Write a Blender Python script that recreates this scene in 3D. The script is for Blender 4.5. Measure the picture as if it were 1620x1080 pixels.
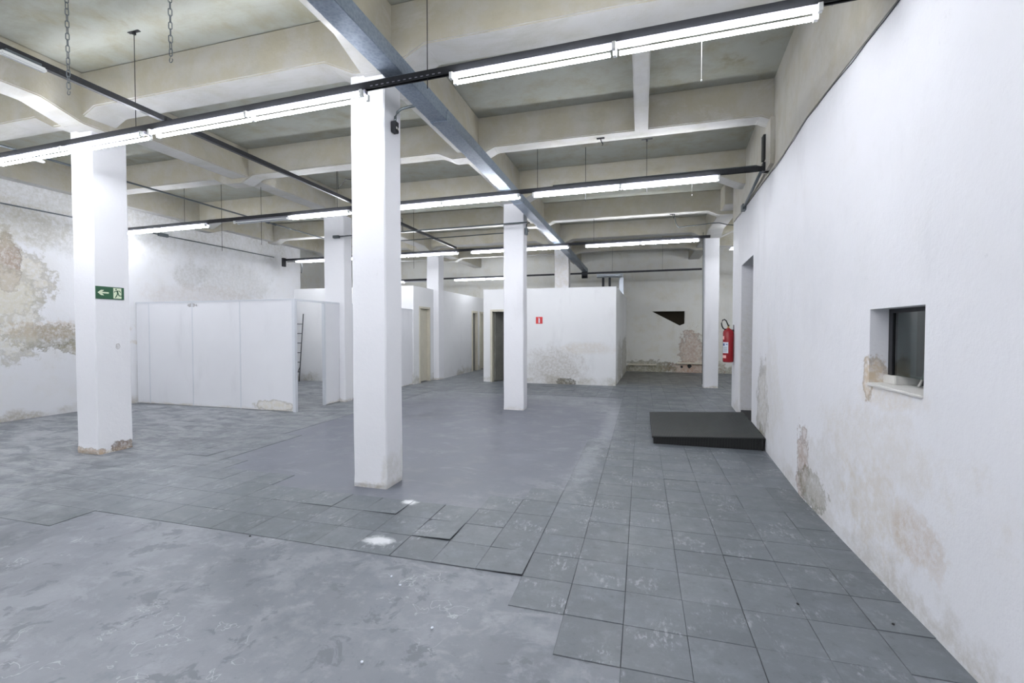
import bpy, bmesh, math, random
from mathutils import Vector, Matrix
random.seed(7)
S = bpy.context.scene
for o in list(bpy.data.objects): bpy.data.objects.remove(o)
COL = S.collection

# ------------------------------------------------------------ camera
F = 720.0
yaw = math.atan(205/720.0); pitch = -math.atan(18/720.0)
fw = Vector((-math.sin(yaw)*math.cos(pitch), math.cos(yaw)*math.cos(pitch), math.sin(pitch)))
rt = Vector((math.cos(yaw), math.sin(yaw), 0)); up = rt.cross(fw)
cam = bpy.data.cameras.new('camera'); camo = bpy.data.objects.new('camera', cam); COL.objects.link(camo)
camo.matrix_world = Matrix(((rt.x, up.x, -fw.x, 0), (rt.y, up.y, -fw.y, 0), (rt.z, up.z, -fw.z, 1.5), (0, 0, 0, 1)))
cam.sensor_width = 36; cam.lens = F/1620*36; cam.clip_start = .05; cam.clip_end = 100
S.camera = camo

# ------------------------------------------------------------ world, exposure
w = bpy.data.worlds.new('world'); S.world = w; w.use_nodes = True
w.node_tree.nodes['Background'].inputs[0].default_value = (.75, .85, 1, 1)
w.node_tree.nodes['Background'].inputs[1].default_value = .3
S.view_settings.view_transform = 'Standard'; S.view_settings.look = 'None'
S.view_settings.gamma = 1; S.view_settings.use_curve_mapping = False
S.view_settings.exposure = -0.20
TUBE = 74.0          # radiance of the lit fluorescent tubes
TUBE_COL = (.925, .94, 1.0)

# ------------------------------------------------------------ material helpers
class NT:
    def __init__(s, name):
        s.m = bpy.data.materials.new(name); s.m.use_nodes = True
        s.t = s.m.node_tree; s.b = s.t.nodes['Principled BSDF']
        s.geo = s.t.nodes.new('ShaderNodeNewGeometry')
        s.pos = s.geo.outputs['Position']
    def n(s, typ, **k):
        n = s.t.nodes.new(typ)
        for a, v in k.items(): setattr(n, a, v)
        return n
    def L(s, a, b): s.t.links.new(a, b)
    def put(s, sock, v):
        if hasattr(v, 'is_linked') or isinstance(v, bpy.types.NodeSocket): s.L(v, sock)
        else: sock.default_value = v
    def math(s, op, a, b=0.0, c=None, clamp=False):
        n = s.n('ShaderNodeMath', operation=op, use_clamp=clamp)
        s.put(n.inputs[0], a); s.put(n.inputs[1], b)
        if c is not None: s.put(n.inputs[2], c)
        return n.outputs[0]
    def vec(s, op, a, b):
        n = s.n('ShaderNodeVectorMath', operation=op)
        s.put(n.inputs[0], a); s.put(n.inputs[1], b)
        return n.outputs['Value'] if op in ('LENGTH', 'DOT_PRODUCT') else n.outputs['Vector']
    def noise(s, scale, detail=4, rough=.6, vec=None, dist=0.0):
        n = s.n('ShaderNodeTexNoise'); s.L(vec or s.pos, n.inputs['Vector'])
        n.inputs['Scale'].default_value = scale; n.inputs['Detail'].default_value = detail
        n.inputs['Roughness'].default_value = rough; n.inputs['Distortion'].default_value = dist
        return n.outputs['Fac']
    def ramp(s, x, lo, hi, a=0.0, b=1.0, smooth=True):
        n = s.n('ShaderNodeMapRange', interpolation_type='SMOOTHSTEP' if smooth else 'LINEAR')
        s.put(n.inputs[0], x); s.put(n.inputs[1], lo); s.put(n.inputs[2], hi)
        s.put(n.inputs[3], a); s.put(n.inputs[4], b)
        return n.outputs[0]
    def mix(s, f, a, b):
        n = s.n('ShaderNodeMix', data_type='RGBA')
        s.put(n.inputs[0], f)
        s.put(n.inputs[6], a if not isinstance(a, tuple) else (*a, 1)[:4])
        s.put(n.inputs[7], b if not isinstance(b, tuple) else (*b, 1)[:4])
        return n.outputs[2]
    def scaled(s, v):
        return s.vec('MULTIPLY', s.pos, v)
    def sep(s):
        n = s.n('ShaderNodeSeparateXYZ'); s.L(s.pos, n.inputs[0]); return n.outputs
    def blob(s, c, r, nz, amt=.7, soft=.25):
        """1 inside a noise-edged ellipsoid centred on c with radii r"""
        d = s.vec('SUBTRACT', s.pos, tuple(c)); d = s.vec('DIVIDE', d, tuple(r))
        l = s.vec('LENGTH', d, (0, 0, 0))
        l = s.math('MULTIPLY_ADD', s.math('SUBTRACT', nz, .5), amt*2, l)
        return s.ramp(l, 1-soft, 1+soft, 1.0, 0.0)
    def bump(s, h, strength, dist=.01):
        n = s.n('ShaderNodeBump'); n.inputs['Strength'].default_value = strength
        n.inputs['Distance'].default_value = dist; s.L(h, n.inputs['Height'])
        s.L(n.outputs[0], s.b.inputs['Normal'])
    def out(s, col=None, rough=None, metal=None, spec=None):
        if col is not None: s.put(s.b.inputs['Base Color'], (*col, 1)[:4] if isinstance(col, tuple) else col)
        if rough is not None: s.put(s.b.inputs['Roughness'], rough)
        if metal is not None: s.b.inputs['Metallic'].default_value = metal
        if spec is not None: s.b.inputs['Specular IOR Level'].default_value = spec
        return s.m

def plain(name, col, rough=.6, metal=0, var=.08, scale=12, spec=.5):
    k = NT(name); nz = k.noise(scale, 3)
    a = tuple(c*(1-var) for c in col); b = tuple(min(1, c*(1+var)) for c in col)
    return k.out(k.mix(nz, a, b), rough, metal, spec)

def plaster(name, base, dirt=(.42, .39, .32), mould=.35, blobs=(), zfoot=.35, yellow=0.0, bump=.25, foot_amt=.8, sides=None):
    k = NT(name)
    big = k.noise(.7, 3, .55); mid = k.noise(3.2, 6, .65); fine = k.noise(22, 5, .7)
    col = k.mix(k.ramp(big, .35, .7), tuple(c*.96 for c in base), base)
    if sides:       # the beams' upright faces are mixed towards a yellower colour
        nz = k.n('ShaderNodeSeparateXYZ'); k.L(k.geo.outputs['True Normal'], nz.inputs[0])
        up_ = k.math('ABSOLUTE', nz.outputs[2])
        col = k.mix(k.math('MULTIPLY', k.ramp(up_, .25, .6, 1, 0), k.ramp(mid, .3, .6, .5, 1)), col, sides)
    # faint grey vertical smears
    sm = k.noise(1.0, 5, .6, k.scaled((2.2, 2.2, .7)))
    col = k.mix(k.ramp(sm, .54, .76, 0, .4), col, tuple(c*.80 for c in base))
    col = k.mix(k.math('MULTIPLY', k.ramp(fine, .60, .72), k.ramp(mid, .5, .62, 0, .35)), col, tuple(c*.72 for c in base))
    if yellow:
        col = k.mix(k.math('MULTIPLY', k.ramp(mid, .42, .7), yellow), col, tuple(c*q for c, q in zip(base, (.80, .72, .52))))
    if name.startswith(('slab', 'beam', 'upper')):
        st_ = k.noise(1.4, 8, .72, k.scaled((.6, 1.5, 1.0)), .6)
        col = k.mix(k.ramp(st_, .50, .68, 0, .5), col, tuple(c*q for c, q in zip(base, (.74, .73, .64))))
        col = k.mix(k.ramp(st_, .44, .30, 0, .5), col, tuple(min(1, c*1.15) for c in base))
    # mould and rising damp near the floor
    z = k.sep()[2]
    hgt = k.math('MULTIPLY_ADD', mid, zfoot*2.0, -zfoot*.55)
    foot = k.ramp(k.math('DIVIDE', z, k.math('MAXIMUM', hgt, .02)), .35, 1.3, 1.0, 0.0)
    foot = k.math('MULTIPLY', foot, k.ramp(fine, .32, .62, .35, 1))
    foot = k.math('MULTIPLY', foot, k.ramp(k.noise(1.3, 3), .38, .6, .15, 1))
    col = k.mix(k.math('MULTIPLY', foot, foot_amt), col, dirt)
    if mould:
        mm = k.math('MULTIPLY', k.ramp(k.noise(1.6, 7, .7), .60, .78), mould)
        col = k.mix(mm, col, tuple(c*.8 for c in dirt))
    spk = k.noise(14, 8, .8)
    for (c, r, colr, amt, st) in blobs:
        nz = k.noise(amt[0], 8, .72)
        msk = k.blob(c, r, nz, amt[1]*1.35, amt[2]*.6)
        grain = k.ramp(spk, .36, .62, .25, 1)
        col = k.mix(k.math('MULTIPLY', k.math('MULTIPLY', msk, grain), st), col, colr)
        if st >= .7:        # tide mark along the rim
            rim = k.math('MULTIPLY', msk, k.math('SUBTRACT', 1.0, msk)); rim = k.math('MULTIPLY', rim, 2.6)
            col = k.mix(k.math('MULTIPLY', rim, st), col, tuple(c_*.55 for c_ in colr))
    k.bump(k.math('MULTIPLY_ADD', mid, 1.5, k.math('MULTIPLY', fine, .35)), bump, .02)
    return k.out(col, .75, 0, .25)

W = (.80, .81, .835)
BR = (.30, .20, .14); OC = (.52, .42, .26); GY = (.42, .42, .40); DK = (.10, .09, .07); PK = (.50, .33, .26)
M = {}
# left wall: peeling areas, exposed render, damp tide marks
M['wall_left'] = plaster('wall_left_plaster', W, mould=.30, zfoot=.3, yellow=.10, blobs=[
    ((-10, 5.5, 4.25), (.8, 7.0, .95), (.50, .49, .44), (2.5, .9, .9), .68),
    ((-10, 4.75, 2.35), (.8, .70, .65), (.62, .58, .47), (3, .9, .3), .8),
    ((-10, 4.95, 2.55), (.8, .16, .42), (.36, .27, .21), (4, .8, .2), .9),
    ((-10, 4.8, 3.25), (.8, .9, .45), (.50, .47, .37), (3, 1.0, .4), .6),
    ((-10, 5.9, 3.15), (.8, .7, .28), (.45, .45, .43), (3, .9, .5), .5),
    ((-10, 5.45, 1.38), (.8, .52, .20), (.34, .32, .25), (9, 1.1, .2), .95),
    ((-10, 5.9, 1.18), (.8, .28, .12), (.36, .33, .24), (8, 1.0, .25), .9),
    ((-10, 5.0, 1.75), (.8, .32, .75), (.66, .63, .52), (4, .9, .4), .7),
    ((-10, 5.75, 1.5), (.8, .9, .16), (.50, .40, .28), (6, 1.1, .3), .5),
    ((-10, 7.2, 1.25), (.8, .5, .05), OC, (6, 1.0, .4), .5),
    ((-10, 8.1, 2.75), (.8, .38, .30), (.48, .48, .46), (3, .9, .5), .55),
    ((-10, 9.3, 2.7), (.8, 1.0, .45), (.52, .52, .50), (3, 1.0, .5), .5),
    ((-10, 8.5, 2.25), (.8, 1.4, .3), (.60, .54, .50), (3, 1.0, .5), .35),
])
M['wall_right'] = plaster('wall_right_plaster', (.81, .815, .845), mould=0.05, zfoot=.36, yellow=.04, bump=.35, dirt=(.50, .47, .42), foot_amt=.7, blobs=[
    ((1.4, 4.6, .30), (.5, .16, .30), (.36, .24, .17), (7, 1.0, .25), .85),
    ((1.4, 4.35, .16), (.5, .30, .14), (.20, .19, .12), (9, 1.1, .3), .8),
    ((1.4, 4.1, .35), (.5, .5, .28), (.64, .62, .59), (5, 1.4, .5), .55),
    ((1.38, 3.3, .42), (.5, .40, .22), (.62, .56, .46), (6, 1.5, .5), .5),
    ((1.38, 2.85, .40), (.5, .22, .14), (.55, .45, .36), (7, 1.3, .4), .6),
    ((1.4, 3.3, .78), (.5, .8, .22), (.70, .67, .63), (3, 1.0, .5), .55),
    ((1.5, 6.55, .5), (.5, .3, .5), (.50, .48, .43), (4, 1.0, .5), .8),
    ((1.5, 6.6, .10), (.5, .2, .16), (.22, .20, .13), (8, 1.0, .3), .8),
    ((1.45, 6.0, .75), (.5, .6, .5), (.66, .64, .60), (3, 1.0, .5), .5),
    ((1.7, 8.62, 1.1), (.3, .12, .8), (.62, .60, .54), (5, 1.0, .8), .5),
    ((1.38, 3.15, 1.12), (.5, .34, .08), (.68, .60, .48), (7, 1.2, .5), .5),
    ((1.38, 3.40, 1.2), (.10, .06, .13), (.55, .42, .25), (9, .8, .4), .8),
    ((1.5, 5.2, 2.0), (.5, 1.6, .5), (.72, .73, .76), (2, 1.0, .5), .5),
])
M['wall_upper'] = plaster('upper_wall_plaster', (.52, .505, .455), mould=.25, yellow=.45, zfoot=.01, bump=.3)
M['wall_back'] = plaster('wall_back_plaster', (.80, .80, .76), mould=.45, zfoot=.75, yellow=.25, dirt=(.30, .29, .21), blobs=[
    ((1.7, 17.1, .75), (.35, .5, .65), (.47, .32, .24), (6, 1.0, .3), .8),
    ((1.7, 17.1, .15), (.8, .5, .2), (.52, .36, .27), (5, 1.0, .3), .9),
    ((.2, 17.1, .15), (.8, .5, .22), (.26, .24, .15), (5, 1.0, .3), .8)])
M['wall_front'] = plaster('wall_front_plaster', W)
M['column'] = plaster('column_paint', (.82, .825, .85), mould=0.0, zfoot=.12, dirt=(.50, .46, .37), bump=.25, blobs=[
    ((-2.3, 3.76, .12), (.06, .5, .22), (.60, .59, .55), (7, 1.2, .5), .6),
    ((-6.26, 4.15, .04), (.3, .16, .07), (.22, .15, .10), (10, .9, .2), .9),
    ((-6.45, 3.86, .03), (.3, .1, .05), (.45, .32, .20), (9, 1.0, .3), .8),
    ((-6.26, 4.1, 1.30), (.1, .022, .03), (.35, .33, .31), (14, .9, .3), .8),
    ((-2.2, 12.8, 3.2), (.6, .5, .5), (.52, .47, .36), (5, 1.0, .4), .5)])
M['enclosure'] = plaster('enclosure_paint', (.80, .81, .82), mould=.08, zfoot=.45, dirt=(.36, .34, .26), blobs=[
    ((-2.3, 12.5, .42), (.75, .4, .55), (.40, .37, .32), (4, .8, .8), .68),
    ((-2.0, 12.5, .06), (.25, .3, .10), (.10, .09, .06), (8, 1.0, .3), .9),
    ((-1.45, 12.5, 1.0), (.7, .4, .16), (.64, .59, .52), (3, .7, .6), .6),
    ((-.6, 13.8, .55), (.3, .8, .6), (.28, .26, .20), (5, 1.0, .7), .68),
    ((-.6, 16, .5), (.3, 1.2, .7), (.30, .28, .20), (5, 1.0, .4), .7)])
M['slab'] = plaster('slab_paint', (.345, .355, .318), mould=.8, yellow=.6, zfoot=.01, dirt=(.20, .195, .14), bump=.3)
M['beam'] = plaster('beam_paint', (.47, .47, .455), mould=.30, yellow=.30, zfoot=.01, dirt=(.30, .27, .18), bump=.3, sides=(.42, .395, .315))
M['panel'] = plaster('partition_board', (.78, .79, .82), mould=.04, zfoot=.10, dirt=(.56, .50, .38), bump=.08, foot_amt=.6, blobs=[
    ((-8.47, 6.89, 1.985), (.11, .2, .035), (.22, .20, .20), (16, 1.3, .2), .8),
    ((-6.55, 6.89, .10), (.45, .2, .10), (.66, .62, .52), (5, .6, .3), .8)])
M['alu'] = plain('painted_aluminium', (.66, .69, .73), .45, .2, .05)

def floor_mat(name, tiles):
    k = NT(name)
    big = k.noise(.55, 4, .6); mid = k.noise(2.6, 6, .65); fine = k.noise(16, 5, .7)
    streak = k.noise(2.0, 6, .7, k.scaled((1.0, 2.2, 1)), .8)
    if tiles:
        cell = k.vec('DIVIDE', k.vec('SUBTRACT', k.pos, (1.14-.305*40, 2.65-.305*40, -.5)), (.305, .305, 99.))
        cell = k.vec('FLOOR', cell, (0, 0, 0))
        wn = k.n('ShaderNodeTexWhiteNoise', noise_dimensions='3D'); k.L(cell, wn.inputs['Vector'])
        tone = wn.outputs['Value']
        col = k.mix(tone, (.108, .123, .136), (.138, .154, .170))
        col = k.mix(k.ramp(mid, .48, .72, 0, .55), col, (.195, .215, .240))
        col = k.mix(k.ramp(big, .52, .68, 0, .30), col, (.21, .23, .255))
        # chalky scuffed paint where the hall meets the left wall
        x = k.sep()[0]
        lt = k.math('MULTIPLY', k.ramp(x, -3.0, -7.5, 0, .8), k.ramp(streak, .40, .62, .15, 1))
        col = k.mix(lt, col, (.38, .395, .415))
        # scuff marks in small whitish clusters
        sc = k.math('MULTIPLY', k.ramp(k.noise(3.4, 3), .53, .62), k.ramp(k.noise(38, 5, .8, k.scaled((1, .4, 1))), .50, .62, 0, .55))
        hz = k.noise(9, 7, .75)
        col = k.mix(k.ramp(hz, .50, .68, 0, .45), col, (.215, .235, .255))
        col = k.mix(k.ramp(hz, .46, .34, 0, .5), col, (.085, .098, .108))
        col = k.mix(sc, col, (.36, .38, .41))
        rough = k.ramp(mid, .3, .7, .34, .56)
    else:
        col = k.mix(k.ramp(big, .35, .65), (.140, .153, .176), (.215, .228, .255))
        col = k.mix(k.ramp(mid, .47, .64, 0, .65), col, (.275, .290, .315))
        col = k.mix(k.ramp(streak, .55, .68, 0, .55), col, (.29, .305, .33))
        col = k.mix(k.ramp(k.noise(4.5, 6, .65, None, .6), .56, .61, 0, .6), col, (.105, .118, .135))
        m2 = k.noise(7, 8, .75)
        col = k.mix(k.ramp(m2, .52, .66, 0, .45), col, (.30, .315, .345))
        col = k.mix(k.ramp(m2, .46, .34, 0, .45), col, (.125, .14, .16))
        # hairline outlines of flaked paint
        e = k.noise(6.5, 3, .55, None, .5)
        e = k.math('ABSOLUTE', k.math('SUBTRACT', e, .60))
        ln = k.math('MULTIPLY', k.ramp(e, .0, .011, 1, 0), k.ramp(k.noise(1.1, 3), .50, .60, 0, .5))
        col = k.mix(ln, col, (.50, .52, .55))
        # the worn area behind the near column is bluer and more even
        dx = k.blob((-2.8, 6.4, 0), (2.5, 3.2, 2), mid, .15, .15)
        pc = k.mix(k.ramp(mid, .4, .7), (.125, .135, .165), (.180, .192, .226))
        pc = k.mix(k.ramp(streak, .56, .70, 0, .5), pc, (.25, .265, .295))
        col = k.mix(dx, col, pc)
        rough = k.ramp(mid, .3, .7, .32, .55)
    # spilled white plaster dust
    for c, r in (((-1.79, 2.82, 0), (.10, .055, .1)), ((-1.93, 3.53, 0), (.06, .05, .1)), ((-.6, 5.2, 0), (.09, .9, .1)), ((-.45, 7.5, 0), (.12, 1.3, .1))):
        st = .95 if r[1] < .5 else .45
        col = k.mix(k.math('MULTIPLY', k.blob(c, r, fine if st > .5 else k.noise(7, 8, .75), .9 if st > .5 else 2.4, .5 if st > .5 else .9), st), col, (.68, .70, .72) if st > .5 else (.36, .38, .41))
    for c, r in (((.6, 15.2, 0), (1.2, 2.4, .1)), ((-.5, 15.0, 0), (.6, 2.0, .1))):
        col = k.mix(k.math('MULTIPLY', k.blob(c, r, mid, .8, .3), .55), col, (.13, .125, .10))
    k.bump(k.math('MULTIPLY_ADD', mid, 1.0, k.math('MULTIPLY', fine, .25)), .18, .01)
    return k.out(col, rough, 0, .5)
M['floor'] = floor_mat('worn_concrete_floor', False)
M['tile'] = floor_mat('grey_vinyl_tile', True)

M['adhesive'] = plain('dark_bitumen_adhesive', (.075, .08, .088), .8, 0, .3, 10)
M['steel'] = plain('dark_steel', (.035, .037, .042), .45, .6, .2, 20)
M['greysteel'] = plain('grey_conduit', (.12, .14, .15), .45, .5, .15, 20)
def galv():
    k = NT('galvanised_blue_grey_steel')
    v = k.n('ShaderNodeTexVoronoi'); v.inputs['Scale'].default_value = 45; k.L(k.pos, v.inputs['Vector'])
    sp = k.ramp(v.outputs['Distance'], 0, .9)
    col = k.mix(sp, (.19, .24, .30), (.27, .32, .39))
    col = k.mix(k.ramp(k.noise(5, 6, .7), .58, .75, 0, .6), col, (.12, .15, .20))
    return k.out(col, k.ramp(k.noise(3, 4), .3, .7, .28, .48), .55, .5)
M['galv'] = galv()
M['duct_silver'] = plain('bright_galvanised', (.50, .55, .60), .35, .7, .2, 8)
M['white_metal'] = plain('white_enamel', (.80, .80, .82), .4, 0, .02)
M['batten'] = plain('darkened_batten', (.22, .22, .26), .5, 0, .05)  # pale batten darkened so the gap between lit tubes stays dark
M['white_plastic'] = plain('white_plastic', (.82, .84, .82), .4, 0, .02)
M['black'] = plain('black_rubber', (.012, .013, .013), .6, 0, .15, 30)
M['mat_rib'] = plain('dark_rib_rubber', (.060, .068, .066), .5, 0, .3, 6)
M['red'] = plain('red_enamel', (.30, .005, .012), .25, 0, .05)
M['brass'] = plain('brass', (.45, .30, .12), .35, .8)
M['label'] = plain('white_label', (.72, .76, .85), .5, 0, .03)
M['labelred'] = plain('pale_red_label', (.85, .45, .43), .5, 0, .03)
M['ink'] = plain('blue_ink', (.05, .10, .28), .5)
M['green'] = plain('sign_green', (.010, .085, .035), .4, 0, .05)
M['glow'] = plain('photoluminescent_cream', (.66, .74, .55), .5, 0, .03)
M['signred'] = plain('sign_red', (.62, .03, .03), .4)
M['cream'] = plain('cream_door_paint', (.60, .57, .47), .55, 0, .15, 3)
M['doorgrey'] = plain('weathered_grey_door', (.17, .17, .15), .6, 0, .35, 4)
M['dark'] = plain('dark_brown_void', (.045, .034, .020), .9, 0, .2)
M['office'] = plain('darkened_office_paint', (.13, .15, .15), .8, 0, .1)  # the gloom of the unlit room is put into this dark colour
M['conc'] = plain('rough_concrete_sill', (.66, .65, .62), .8, 0, .15, 10)
M['wood'] = plain('dusty_timber', (.72, .68, .56), .7, 0, .2, 6)
M['ladder'] = plain('dark_ladder_metal', (.06, .065, .07), .45, .5, .1)
def glass():
    k = NT('tinted_window_glass')
    k.b.inputs['Transmission Weight'].default_value = 1.0
    k.b.inputs['IOR'].default_value = 1.5
    return k.out((.18, .28, .28), .04, 0, .5)
M['glass'] = glass()
def emit(name, col, st):
    k = NT(name); k.b.inputs['Emission Color'].default_value = (*col, 1)
    k.b.inputs['Emission Strength'].default_value = st
    return k.out((.9, .9, .9), .3)
M['lit'] = emit('lit_fluorescent_tube', TUBE_COL, TUBE)
M['unlit'] = plain('unlit_tube_glass', (.78, .80, .82), .15, 0, .01)

# ------------------------------------------------------------ mesh helpers
class MB:
    def __init__(s): s.bm = bmesh.new()
    def box(s, x0, x1, y0, y1, z0, z1):
        v = [s.bm.verts.new(p) for p in ((x0,y0,z0),(x1,y0,z0),(x1,y1,z0),(x0,y1,z0),(x0,y0,z1),(x1,y0,z1),(x1,y1,z1),(x0,y1,z1))]
        for f in ((0,3,2,1),(4,5,6,7),(0,1,5,4),(1,2,6,5),(2,3,7,6),(3,0,4,7)): s.bm.faces.new([v[i] for i in f])
        return s
    def hexa(s, pts):       # 8 points ordered like box
        v = [s.bm.verts.new(p) for p in pts]
        for f in ((0,3,2,1),(4,5,6,7),(0,1,5,4),(1,2,6,5),(2,3,7,6),(3,0,4,7)): s.bm.faces.new([v[i] for i in f])
        return s
    def prism(s, pts, d):   # planar polygon swept by vector d
        d = Vector(d); a = [s.bm.verts.new(p) for p in pts]; b = [s.bm.verts.new(Vector(p)+d) for p in pts]
        s.bm.faces.new(a[::-1]); s.bm.faces.new(b)
        n = len(a)
        for i in range(n): s.bm.faces.new((a[i], a[(i+1) % n], b[(i+1) % n], b[i]))
        return s
    def tube(s, path, r, seg=8, caps=True):
        path = [Vector(p) for p in path]; rings = []
        for i, p in enumerate(path):
            d = (path[min(i+1, len(path)-1)] - path[max(i-1, 0)]).normalized()
            a = d.cross(Vector((0, 0, 1)) if abs(d.z) < .9 else Vector((1, 0, 0))).normalized(); b = d.cross(a)
            rr = r[i] if isinstance(r, (list, tuple)) else r
            rings.append([s.bm.verts.new(p + (a*math.cos(t) + b*math.sin(t))*rr) for t in [2*math.pi*j/seg for j in range(seg)]])
        for q, w_ in zip(rings, rings[1:]):
            for j in range(seg): s.bm.faces.new((q[j], q[(j+1) % seg], w_[(j+1) % seg], w_[j]))
        if caps: s.bm.faces.new(rings[0][::-1]); s.bm.faces.new(rings[-1])
        return s
    def build(s, name, mat, parent=None, kind=None, smooth=False, bevel=0, loc=None):
        bmesh.ops.recalc_face_normals(s.bm, faces=s.bm.faces)
        if bevel: bmesh.ops.bevel(s.bm, geom=list(s.bm.edges), offset=bevel, segments=2, affect='EDGES')
        me = bpy.data.meshes.new(name); s.bm.to_mesh(me); s.bm.free()
        me.materials.append(mat)
        if smooth:
            for p in me.polygons: p.use_smooth = True
        o = bpy.data.objects.new(name, me); COL.objects.link(o)
        if parent: o.parent = parent; 
        if parent and not loc:
            # meshes are written in world coordinates: bring them into the parent's frame
            me.transform(parent_world(parent).inverted())
        if loc: o.location = loc
        if kind: o['kind'] = kind
        return o
def parent_world(p):
    m = Matrix.Translation(p.location) @ p.rotation_euler.to_matrix().to_4x4()
    return parent_world(p.parent) @ m if p.parent else m
def thing(name, label, cat, loc=(0, 0, 0), group=None):
    o = bpy.data.objects.new(name, None); COL.objects.link(o); o.location = loc
    o.empty_display_size = .1
    o['label'] = label; o['category'] = cat
    if group: o['group'] = group
    return o
def tag(o, label, cat, group=None):
    o['label'] = label; o['category'] = cat
    if group: o['group'] = group
    return o
def recenter(o):            # put a top-level mesh's origin at its base centre
    vs = [v.co for v in o.data.vertices]
    c = Vector(((min(v.x for v in vs)+max(v.x for v in vs))/2, (min(v.y for v in vs)+max(v.y for v in vs))/2, min(v.z for v in vs)))
    o.data.transform(Matrix.Translation(-c)); o.location = c
    return o
def copy_tree(o, parent=None):
    c = o.copy(); COL.objects.link(c)
    if parent: c.parent = parent
    for ch in [q for q in bpy.data.objects if q.parent == o and q != c]: copy_tree(ch, c)
    return c

# ------------------------------------------------------------ the setting
SLAB = 4.42; Y0, Y1 = -5.0, 17.1; XL, XR = -10.0, 5.2
def wx(y): return 1.385 if y <= 4.6 else 1.385 + (y-4.6)*.0635
# floor slab
floor = MB().box(XL-1.6, XR, Y0-.2, Y1+.9, -.2, 0).build('floor', M['floor'], kind='structure')
# ceiling slab with its beams as parts
ceil = MB().box(XL-1.6, XR, Y0-.2, Y1+.9, SLAB, SLAB+.2).build('ceiling', M['slab'], kind='structure')
def beam_x(y0, y1, zb, drop, x0=XL, x1=XR-.2, sup=((-6.45, .18), (-2.38, .2), (1.72, .18)), hl=.32):
    pts = [(x0, y0, SLAB), (x0, y0, zb-drop), (x0+.2, y0, zb-drop), (x0+.2+hl, y0, zb)]
    for c, h in sup:
        pts += [(c-h-hl, y0, zb), (c-h, y0, zb-drop), (c+h, y0, zb-drop), (c+h+hl, y0, zb)]
    pts += [(x1, y0, zb), (x1, y0, SLAB)]
    MB().prism(pts, (0, y1-y0, 0)).build('beam', M['beam'], ceil, bevel=.012)
def beam_y(x0, x1, zb, drop, y0=Y0, y1=Y1, sup=(), hl=.38):
    pts = [(x0, y0, SLAB), (x0, y0, zb)]
    for c, h in [q for q in sup if q[0]-q[1]-hl > y0]:
        pts += [(x0, c-h-hl, zb), (x0, c-h, zb-drop), (x0, c+h, zb-drop), (x0, c+h+hl, zb)]
    pts += [(x0, y1, zb), (x0, y1, SLAB)]
    MB().prism(pts, (x1-x0, 0, 0)).build('beam', M['beam'], ceil, bevel=.012)
rows = [(-.55, .30), (3.70, .35), (8.15, .35), (12.60, .35)]
for y, wd in rows: beam_x(y, y+wd, 4.02, .15)
for y in (-2.7, 1.6, 5.97, 10.35, 14.75): beam_x(y, y+.25, 4.0, .10, hl=.22)
rs = tuple((y+wd/2, wd/2) for y, wd in rows)
beam_y(-6.47, -6.13, 3.97, .12, sup=rs); beam_y(-2.50, -2.18, 3.97, .12, sup=rs)
beam_y(1.56, 1.92, 3.97, .12, sup=rs, y0=9.8); beam_y(-10.0, -9.78, 3.95, .14, sup=rs)
MB().box(-.10, .06, 4.04, 5.98, 3.97, SLAB).build('beam', M['beam'], ceil, bevel=.012)
# right wall: follows its slight bend; openings for the window and the doorway
def zc(y): return 3.36 if y <= 5.5 else 3.36+(y-5.5)*.055
def wall_piece(mb, y0, y1, z0, z1, t0=0.0, t1=.25):
    a0 = z0(y0) if callable(z0) else z0; a1 = z0(y1) if callable(z0) else z0
    b0 = z1(y0) if callable(z1) else z1; b1 = z1(y1) if callable(z1) else z1
    mb.hexa([(wx(y0)+t0, y0, a0), (wx(y0)+t1, y0, a0), (wx(y1)+t1, y1, a1), (wx(y1)+t0, y1, a1),
             (wx(y0)+t0, y0, b0), (wx(y0)+t1, y0, b0), (wx(y1)+t1, y1, b1), (wx(y1)+t0, y1, b1)])
ZC = 3.36
m = MB()
wall_piece(m, Y0, 2.80, 0, ZC); wall_piece(m, 2.80, 3.38, 0, 1.155); wall_piece(m, 2.80, 3.38, 1.63, ZC)
wall_piece(m, 3.38, 4.6, 0, ZC); wall_piece(m, 4.6, 5.5, 0, ZC); wall_piece(m, 5.5, 7.38, 0, zc); wall_piece(m, 7.38, 8.58, 2.60, zc)
wall_piece(m, 8.58, 9.8, 0, zc)
wr = m.build('wall_right', M['wall_right'], kind='structure')
m = MB(); wall_piece(m, Y0, 4.6, ZC, SLAB, -.012, .25); wall_piece(m, 4.6, 5.5, ZC, SLAB, -.012, .25); wall_piece(m, 5.5, 9.8, zc, SLAB, -.012, .25)
m.build('upper_band', M['wall_upper'], wr)
m = MB(); wall_piece(m, 5.9, 6.3, ZC+.06, 3.95, -.06, 0); m.build('pilaster', M['wall_upper'], wr)
# left wall with a jog near its far end, back wall, front wall, side wall of the far bay
MB().box(XL-.25, XL, Y0, 11.6, 0, SLAB).build('wall_left', M['wall_left'], kind='structure')
MB().box(XL-1.6, XL-1.35, 11.35, Y1+.2, 0, SLAB).build('wall_left_recess', M['wall_back'], kind='structure')
MB().box(XL-1.35, XL-.25, 11.35, 11.6, 0, SLAB).build('wall_left_return', M['wall_back'], kind='structure')
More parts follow.
